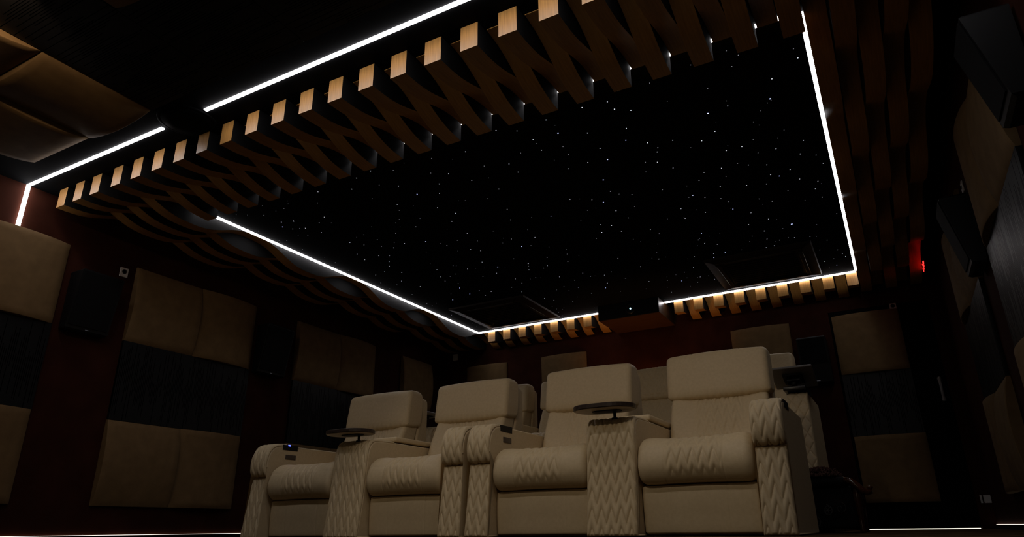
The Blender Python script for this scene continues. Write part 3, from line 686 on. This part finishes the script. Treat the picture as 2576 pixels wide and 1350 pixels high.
# warm spot added at the ceiling, out of view, to light the front row
def spot(x, y, aim, watt, angle, blend, label):
    t = thing('added_spot', label, 'spot lamp', (x * H, y * H, ZC), 'added warm spots')
    d = (Vector(aim) - Vector((x * H, y * H, ZC - .06))).normalized()
    rot = Vector((0, 0, -1)).rotation_difference(d).to_matrix().to_4x4()
    mb = MB(); mb.lathe([(.035, 0), (.035, -.012), (.012, -.014), (.012, -.03)]); mb.build('base', 'black_plastic', t)
    mb = MB(); mb.lathe([(.012, .03), (.034, .028), (.036, -.045), (.032, -.046), (.030, -.034)]); o = mb.build('housing', 'black_plastic', t); o.matrix_local = Matrix.Translation((0, 0, -.06)) @ rot
    mb = MB(); mb.lathe([(.029, -.033), (.027, -.036), (.012, -.038)]); o = mb.build('bulb', 'warm_fill', t); o.matrix_local = Matrix.Translation((0, 0, -.06)) @ rot
    L = bpy.data.lights.new('spot', 'SPOT'); L.energy = watt; L.color = (1.0, .83, .60); L.spot_size = angle; L.spot_blend = blend; L.shadow_soft_size = .03
    lo = bpy.data.objects.new('lamp', L); C.objects.link(lo); lo.parent = t; lo.matrix_local = Matrix.Translation(Vector((0, 0, -.06)) + d * .055) @ rot
spot(-.60, .42, (-1.85, 4.1, .42), FILL_SPOT_WATT, math.radians(53), .4, 'added warm spot, unseen, lighting the front row of recliners')
t = thing('added_bulb', 'added unseen warm bulb lighting the padded tile edge', 'lamp', (-1.27 * H, .40 * H, ZC - .0015))  # bulb added out of view to light the ceiling tile edge
mb = MB(); mb.lathe([(.02, 0), (.02, -.012), (.005, -.014), (.005, -.075), (.014, -.08), (.016, -.095)]); mb.build('holder', 'black_plastic', t)
mb = MB(); mb.lathe([(.008, -.094), (.016, -.102), (.018, -.110), (.012, -.122), (.003, -.125)], seg=16); mb.build('bulb', 'warm_fill', t)
L = bpy.data.lights.new('bulb', 'SPOT'); L.spot_size = math.radians(136); L.spot_blend = .35; L.energy = FILL_TILE_WATT; L.color = (1.0, .72, .45); L.shadow_soft_size = .02
lo = bpy.data.objects.new('glow', L); C.objects.link(lo); lo.parent = t; lo.location = (-.02, 0, -.108); lo.rotation_euler = (0, math.radians(84), 0)
# unseen uplight added behind the rear seats for the amber light on the slats
t = thing('added_uplight', 'added amber uplight hidden behind the rear seats to light the slats', 'lamp', (-.985 * H, 6.86, .36))
mb = MB(); mb.lathe([(.07, 0), (.07, .012), (.012, .018), (.010, .40), (.018, .41)]); mb.build('stand', 'black_plastic', t)
mb = MB(); mb.lathe([(.018, .41), (.045, .44), (.055, .54), (.052, .542), (.040, .45)]); mb.build('shade', 'black_plastic', t)
mb = MB(); mb.lathe([(.012, .449), (.022, .465), (.022, .485), (.010, .497)], seg=16); mb.build('bulb', 'amber_fill', t)
L = bpy.data.lights.new('uplight', 'SPOT'); L.energy = FILL_UPLIGHT_WATT; L.color = (1.0, .46, .16); L.spot_size = math.radians(104); L.spot_blend = .7; L.shadow_soft_size = .02
lo = bpy.data.objects.new('glow', L); C.objects.link(lo); lo.parent = t; lo.location = (0, 0, .56); lo.rotation_euler = (math.pi - .22, 0, 0)

# ------------------------------------------------------------------ recliners
def diamond(u, t, p=.075):
    a = (u / p + t / p * .62) % 1.0; b_ = (u / p - t / p * .62) % 1.0
    d = min(a, 1 - a, b_, 1 - b_) * p * .8
    return .006 * (1 - math.exp(-d / .010)) - .003 * math.exp(-(d / .003) ** 2)
def seam(x, x0, w=.0025, dep=.0022): return -dep * math.exp(-((abs(x) - x0) / w) ** 2)

CUSH = smooth_closed([(.03, .252), (-.035, .262), (-.068, .31), (-.072, .365), (-.05, .425), (.0, .470), (.06, .487), (.2, .482), (.42, .455), (.56, .445), (.585, .40), (.56, .32), (.3, .256)], 150)
FOOT = smooth_closed([(.07, .013), (.01, .014), (-.004, .028), (-.010, .14), (-.004, .232), (.012, .246), (.07, .246), (.082, .14)], 80)
BACK = smooth_closed([(.575, .42), (.59, .50), (.645, .64), (.725, .79), (.765, .845), (.83, .845), (.885, .80), (.82, .62), (.75, .42), (.66, .38)], 110)
HEAD = smooth_closed([(.712, .806), (.704, .830), (.712, .90), (.730, 1.00), (.745, 1.068), (.772, 1.092), (.84, 1.100), (.905, 1.088), (.93, 1.03), (.925, .90), (.90, .82), (.82, .798), (.74, .796)], 140)
SHELL = smooth_closed([(.90, .07), (.885, .40), (.86, .70), (.915, .90), (.935, 1.035), (.965, 1.052), (1.005, 1.03), (1.01, .90), (1.0, .5), (.99, .07)], 90)
ARM_LOW = smooth_open([(-.105, .004), (-.092, .10), (-.074, .22), (-.058, .34), (-.048, .405)], 60)
ARM_UP = smooth_open([(-.040, .412), (-.072, .425), (-.088, .475), (-.082, .535), (-.060, .590), (-.018, .626), (.04, .640), (.12, .642)], 60)
CON = smooth_open([(-.105, .004), (-.092, .10), (-.074, .22), (-.060, .36), (-.050, .48), (-.035, .56), (.0, .602), (.06, .616), (.24, .620)], 90)
def body_profile(front, ytop, zt, yb=.735):
    pts = [p + Vector((.012, -.010 if i > len(front) * .6 else 0)) for i, p in enumerate(front)]
    pts = [p for p in pts if p.y <= zt]
    return [Vector((p.x, max(p.y, .002))) for p in pts] + [Vector((ytop, zt)), Vector((yb - .03, zt)), Vector((yb - .004, zt - .03)), Vector((yb + .002, zt - .12)), Vector((yb, .3)), Vector((yb - .012, .002))]
def flat_loft(prof, x0, x1, r=.010):
    return loft(prof, x0, x1, r, 2)

def make_recliner(arm, label, group, quilt=chevron, lit=False, headquilt=False):
    """arm: +1 armrest on the door side (+x), -1 on the other, 0 none; origin on the floor under the footrest centre"""
    t = thing('recliner', label, 'recliner', (0, 0, 0), group)
    W = .297
    def d_foot(x, y, z, tt): return seam(x, .142) * (1 if y < .03 else 0)
    loft(FOOT, -W, W, .02, 120, d_foot).build('footrest', 'leather', t)
    def d_cush(x, y, z, tt):
        sad = .012 * (min(1, abs(x) / .22) ** 2 - .4) * (1 if z > .43 else 0.3)
        if y < .45 and (z > .30 or y < 0):
            e = min(1, max(0, (.148 - abs(x)) / .02))
            return sad + (quilt(x, tt * 1.0) - .003) * e * min(1, max(0, (z - .29) / .03)) + seam(x, .15)
        return sad
    loft(CUSH, -W, W, .045, 170, d_cush).build('seat_cushion', 'leather', t)
    def d_back(x, y, z, tt):
        if z > .45 and y < .735 and z < .83:
            e = min(1, max(0, (.148 - abs(x)) / .02))
            return (quilt(x, tt) - .003) * e + .012 * min(1, max(0, abs(x) - .16) / .1) + seam(x, .15)
        return 0
    loft(BACK, -W, W, .03, 150, d_back).build('backrest', 'leather', t)
    def d_head(x, y, z, tt):
        bulge = .009 * (1 - min(1, abs(x) / .3) ** 2)
        v = bulge + seam(x, .15) * (1 if y < .84 else 0)
        if z < .85: v -= .004 * abs(math.sin(x * 70)) * min(1, (.85 - z) / .04)
        if headquilt and z > .84 and y < .8: v += diamond(x, tt, .06)
        return v
    loft(HEAD, -.318, .318, .034, 110 if headquilt else 60, d_head).build('headrest', 'leather', t)
    loft(SHELL, -.30, .30, .02, 10).build('back_shell', 'leather', t)
    mb = MB(); mb.box(-.28, .28, .085, .88, .035, .255); mb.build('base_frame', 'black_plastic', t)
    if arm:
        x0, x1 = (W + .004, W + .160) if arm > 0 else (-W - .160, -W - .004)
        xi, so = (x0, 1) if arm > 0 else (x1, -1)
        prof = body_profile(list(CON), .25, .612) if quilt is not chevron else body_profile([p for p in ARM_LOW] + [Vector((-.046, .41))] + [p for p in ARM_UP[3:]], .13, .634)
        a = flat_loft(prof, x0, x1).build('armrest', 'leather', t)
        if quilt is chevron:
            pad('lower_quilt', ARM_LOW, .012, x0 + .002, x1 - .002, a, 'leather', quilt)
            pad('upper_quilt', ARM_UP, .012, x0 + .002, x1 - .002, a, 'leather', quilt)
        else:
            pad('quilted_front', CON, .012, x0 + .002, x1 - .002, a, 'leather', quilt)
        # dark control strip set into the inner top edge, and the switch plate below it
        mb = MB(); e0, e1 = sorted((xi - so * .002, xi + so * .045)) if arm < 0 else (x1 - .04, x1 + .002); mb.box(e0, e1, .055, .200, .602, .6405); mb.build('control_strip', 'black_plastic', a)
        mb = MB(); e0, e1 = sorted((xi - so * .004, xi + so * .002)); mb.rbox(e0, e1, .088, .188, .538, .572, .0029); mb.build('switch_plate', 'switch_brown', a)
        if lit:
            mb = MB(); e0, e1 = sorted((xi - so * .0035, xi - so * .0)); mb.box(e0, e1, .105, .125, .634, .642); mb.build('button_light', 'blue_led', a)
    return t
mat('switch_brown', (0.07, 0.05, 0.04), 0.4, 0.4)

def stadium(mb, hx, hy, z0, z1, mi, bevel=.004, n=14, cx=0, cy=0):
    def outline(ins):
        r = hy - ins; out = []
        for s in (1, -1):
            for i in range(n + 1):
                a = -math.pi / 2 + math.pi * i / n
                out.append((cx + s * (hx - hy) + s * r * math.cos(a), cy + s * r * math.sin(a)))
        return out
    rings = []
    for z, ins in ((z0, bevel), (z0 + bevel, 0), (z1 - bevel, 0), (z1, bevel)): rings.append([(x, y, z) for x, y in outline(ins)])
    mb.rings(rings, mi, False)

def make_console(label, group, quilt=chevron, tray='oval', w_=.281):
    t = thing('console', label, 'console', (0, 0, 0), group)
    x0, x1 = -w_ / 2, w_ / 2
    prof = body_profile(list(CON), .25, .612, .735)
    flat_loft(prof, x0, x1).build('body', 'leather', t)
    pad('quilted_front', CON, .012, x0 + .002, x1 - .002, t, 'leather', lambda u, tt: quilt(u, tt) * (1 - .75 * min(1, max(0, (tt - .60) / .08))))
    mb = MB(); mb.rbox(x0, x1, .25, .735, .622, .656, .010); mb.build('lid', 'leather', t)
    if tray == 'oval':
        cx, cy = -.025, -.035
        mb = MB(); stadium(mb, .178, .118, .652, .676, 0, .003, cx=cx, cy=cy); o = mb.build('tray', 'tray_dark', t)
        mb = MB(); stadium(mb, .170, .110, .6495, .6525, 0, .0008, cx=cx, cy=cy); mb.build('underside', 'tray_under', o)
        mb = MB(); stadium(mb, .085, .040, .6440, .6500, 0, .001, cx=cx + .01, cy=cy + .01); mb.build('mounting_plate', 'black_plastic', o)
        mb = MB(); mb.tube([(.02, .0, .60), (.02, 0, .645)], .0085, seg=12); mb.lathe([(.018, .603), (.018, .612), (.010, .614)], .02, 0); mb.build('post', 'black_plastic', o)
    elif tray == 'square':
        o = square_tray(t, 0, .02, .66)
    return t
def square_tray(t, cx, cy, z):
    mb = MB(); mb.rbox(cx - .15, cx + .15, cy - .17, cy + .17, z + .07, z + .088, .006); o = mb.build('tray', 'tray_grey', t)
    mb = MB(); mb.box(cx - .07, cx + .07, cy - .08, cy + .07, z + .058, z + .069); mb.build('mounting_plate', 'black_plastic', o)
    mb = MB(); mb.tube([(cx, cy, z + .0), (cx, cy, z + .06)], .020, seg=12); mb.rbox(cx - .05, cx + .05, cy - .035, cy + .035, z + .034, z + .056, .006); mb.build('swivel_arm', 'black_plastic', o)
    return o
mat('tray_dark', (0.035, 0.022, 0.016), 0.35, 0.4)
mat('tray_under', (0.48, 0.40, 0.30), 0.5, 0.3)
mat('tray_grey', (0.17, 0.155, 0.145), 0.45, 0.4)

YR = 3.60; ROWF = 'cream recliners of the front row'
def put(o, x, y, z=0.0): o.location = (x, y, z); return o
rec_l = put(make_recliner(-1, 'cream front-row recliner nearest the padded long wall, with a blue button light', ROWF, lit=True), -3.615, YR)
rec_r = put(make_recliner(1, 'cream front-row recliner nearest the door, beside the flowered stool', ROWF), -.902, YR)
# the middle two copy their parts
def relabel(o, label): o['label'] = label; return o
r2 = put(relabel(copy_tree(rec_r), 'second cream front-row recliner from the padded wall, armrests touching the third'), -2.728, YR)
r3 = put(relabel(copy_tree(rec_l), 'third cream front-row recliner from the padded wall, without lights on its armrest'), -1.783, YR)
for ch in list(r3.children):
    for g in list(ch.children):
        if g.name.startswith('button_light'): bpy.data.objects.remove(g)
CONG = 'quilted consoles of the front row'
c1 = put(make_console('quilted console with an oval tray between the first two front recliners', CONG), -3.173, YR)
c2 = put(relabel(copy_tree(c1), 'quilted console with an oval tray between the last two front recliners'), -1.343, YR)

# riser with the rear row
RZ = .36; YR2 = 5.46
mb = MB(); mb.box(XL + .08, -.44, YR2 - .28, YB - .016, 0, RZ); tag(mb.build('seating_riser', 'carpet'), 'carpeted platform carrying the rear seats', 'platform')
ROWB = 'cream recliners of the rear row'
rr = put(make_recliner(1, 'cream rear recliner at the door end with a square tray on its arm', ROWB, quilt=diamond), -.944, YR2, RZ)
arm = [c for c in rr.children if c.name.startswith('armrest')][0]
o = square_tray(rr, .375, .02, .652)
pv = Matrix.Translation((.375, .02, .735)); o.matrix_local = pv @ Matrix.Rotation(-.28, 4, 'X') @ pv.inverted()
mb = MB(); mb.rbox(.297, .455, -.06, .30, .624, .652, .004); mb.build('arm_cap', 'dark_gloss', rr)
rq = put(make_recliner(0, 'cream rear recliner with a diamond-quilted headrest seen between front seats', ROWB, quilt=diamond, headquilt=True), -1.82, YR2, RZ)
ra = put(make_recliner(-1, 'cream rear recliner mostly hidden behind the third front recliner', ROWB, quilt=diamond), -2.745, YR2, RZ)
rb = put(make_recliner(0, 'cream rear recliner peeking out beside the second front headrest', ROWB, quilt=diamond), -3.53, YR2, RZ)
CONR = 'consoles of the rear row'
k1 = put(make_console('rear console before the diamond-quilted headrest and the end seat', CONR, quilt=diamond, tray=None, w_=.27), -1.385, YR2, RZ)
k2 = put(make_console('rear console with a dark tray seen beside the first front headrest', CONR, quilt=diamond, tray='square'), -3.995, YR2, RZ)

# ------------------------------------------------------------------ flowered stool with carved corner
t = thing('stool', 'dark flowered stool with lacquered legs on the carpet before the door', 'stool', (-.385, 4.90, 0))
mb = MB(); mb.rbox(-.30, .125, -.20, .21, .022, .262, .02)
o = mb.build('upholstered_base', 'floral_cloth', t)
mb = MB(); mb.rbox(-.31, .105, -.22, .22, .255, .318, .03, seg=5); mb.build('cushion', 'floral_cloth', t)
def flower(mb, cx, cz, r):
    for q in range(5):
        a = 2 * math.pi * q / 5 + .4
        px, pz = cx + r * .62 * math.cos(a), cz + r * .62 * math.sin(a)
        pts = [(px + r * .42 * math.cos(b), -.2025, pz + r * .42 * math.sin(b)) for b in [2 * math.pi * i / 10 for i in range(11)]]
        mb.tube(pts, 0.002, seg=5)
mb = MB()
for cx, cz, r in ((-.155, .185, .034), (-.165, .07, .030), (-.03, .13, .022), (-.24, .14, .02)): flower(mb, cx, cz, r)
for q in range(5):
    cx, cz = -.26 + q * .075, .11 + .05 * math.sin(q * 2.2)
    mb.tube([(cx + .035 * math.sin(a) * (1 - a / 9), -.2022, cz + .035 * math.cos(a) * (1 - a / 9)) for a in [i * .5 for i in range(16)]], .0014, seg=4)
mb.build('embroidery', 'embroidery', t)
for lx_, ly_ in ((.140, -.185), (.140, .190), (-.315, -.185), (-.315, .190)):
    mb = MB(); mb.lathe([(.016, 0), (.018, .012), (.013, .03), (.016, .10), (.020, .17), (.024, .21), (.018, .235), (.022, .262)], lx_, ly_, seg=20); mb.build('leg', 'lacquer', t)
mb = MB()
mb.tube([(.085, -.21, .300), (.12, -.214, .288), (.15, -.216, .262), (.175, -.216, .235), (.20, -.216, .222), (.222, -.216, .228), (.226, -.216, .246), (.212, -.216, .252), (.204, -.216, .243)], [.016, .02, .022, .02, .018, .016, .014, .012, .008], seg=10)
mb.tube([(.15, -.216, .262), (.15, .24, .262)], .02, seg=10)
mb.build('carved_scroll', 'lacquer', t)
# shaggy throw lying on the stool: heap of short strands on a thin folded base
t = thing('throw_blanket', 'shaggy brown throw lying folded on the flowered stool', 'blanket', (-.51, 4.88, .3215))
random.seed(3)
mb = MB(); V, F = [], []; nx_, ny_ = 16, 16
for j in range(ny_ + 1):
    for i in range(nx_ + 1):
        u_, v_ = i / nx_, j / ny_
        e = min(1, min(u_, 1 - u_) * 5, min(v_, 1 - v_) * 5)
        V.append((-.17 + .34 * u_, -.2 + .4 * v_, .002 + .036 * e ** .5 + .006 * math.sin(9 * u_ + 4 * v_) * e))
for j in range(ny_):
    for i in range(nx_): F.append((j * 17 + i, j * 17 + i + 1, j * 17 + i + 18, j * 17 + i + 17))
base = list(V); mb.add(V, F, 0, True); mb.build('blanket_base', 'shag', t)
mb = MB()
for q in range(1700):
    p = random.choice(base); x, y, z = p[0] + random.uniform(-.012, .012), p[1] + random.uniform(-.012, .012), p[2]
    dx, dy = random.uniform(-.016, .016), random.uniform(-.016, .016); L_ = random.uniform(.012, .026)
    mb.tube([(x, y, z), (x + dx * .5, y + dy * .5, z + L_ * .7), (x + dx * 1.2, y + dy * 1.2, z + L_)], [.003, .0026, .001], seg=4)
o = mb.build('pile', 'shag', t); o['kind'] = 'stuff'
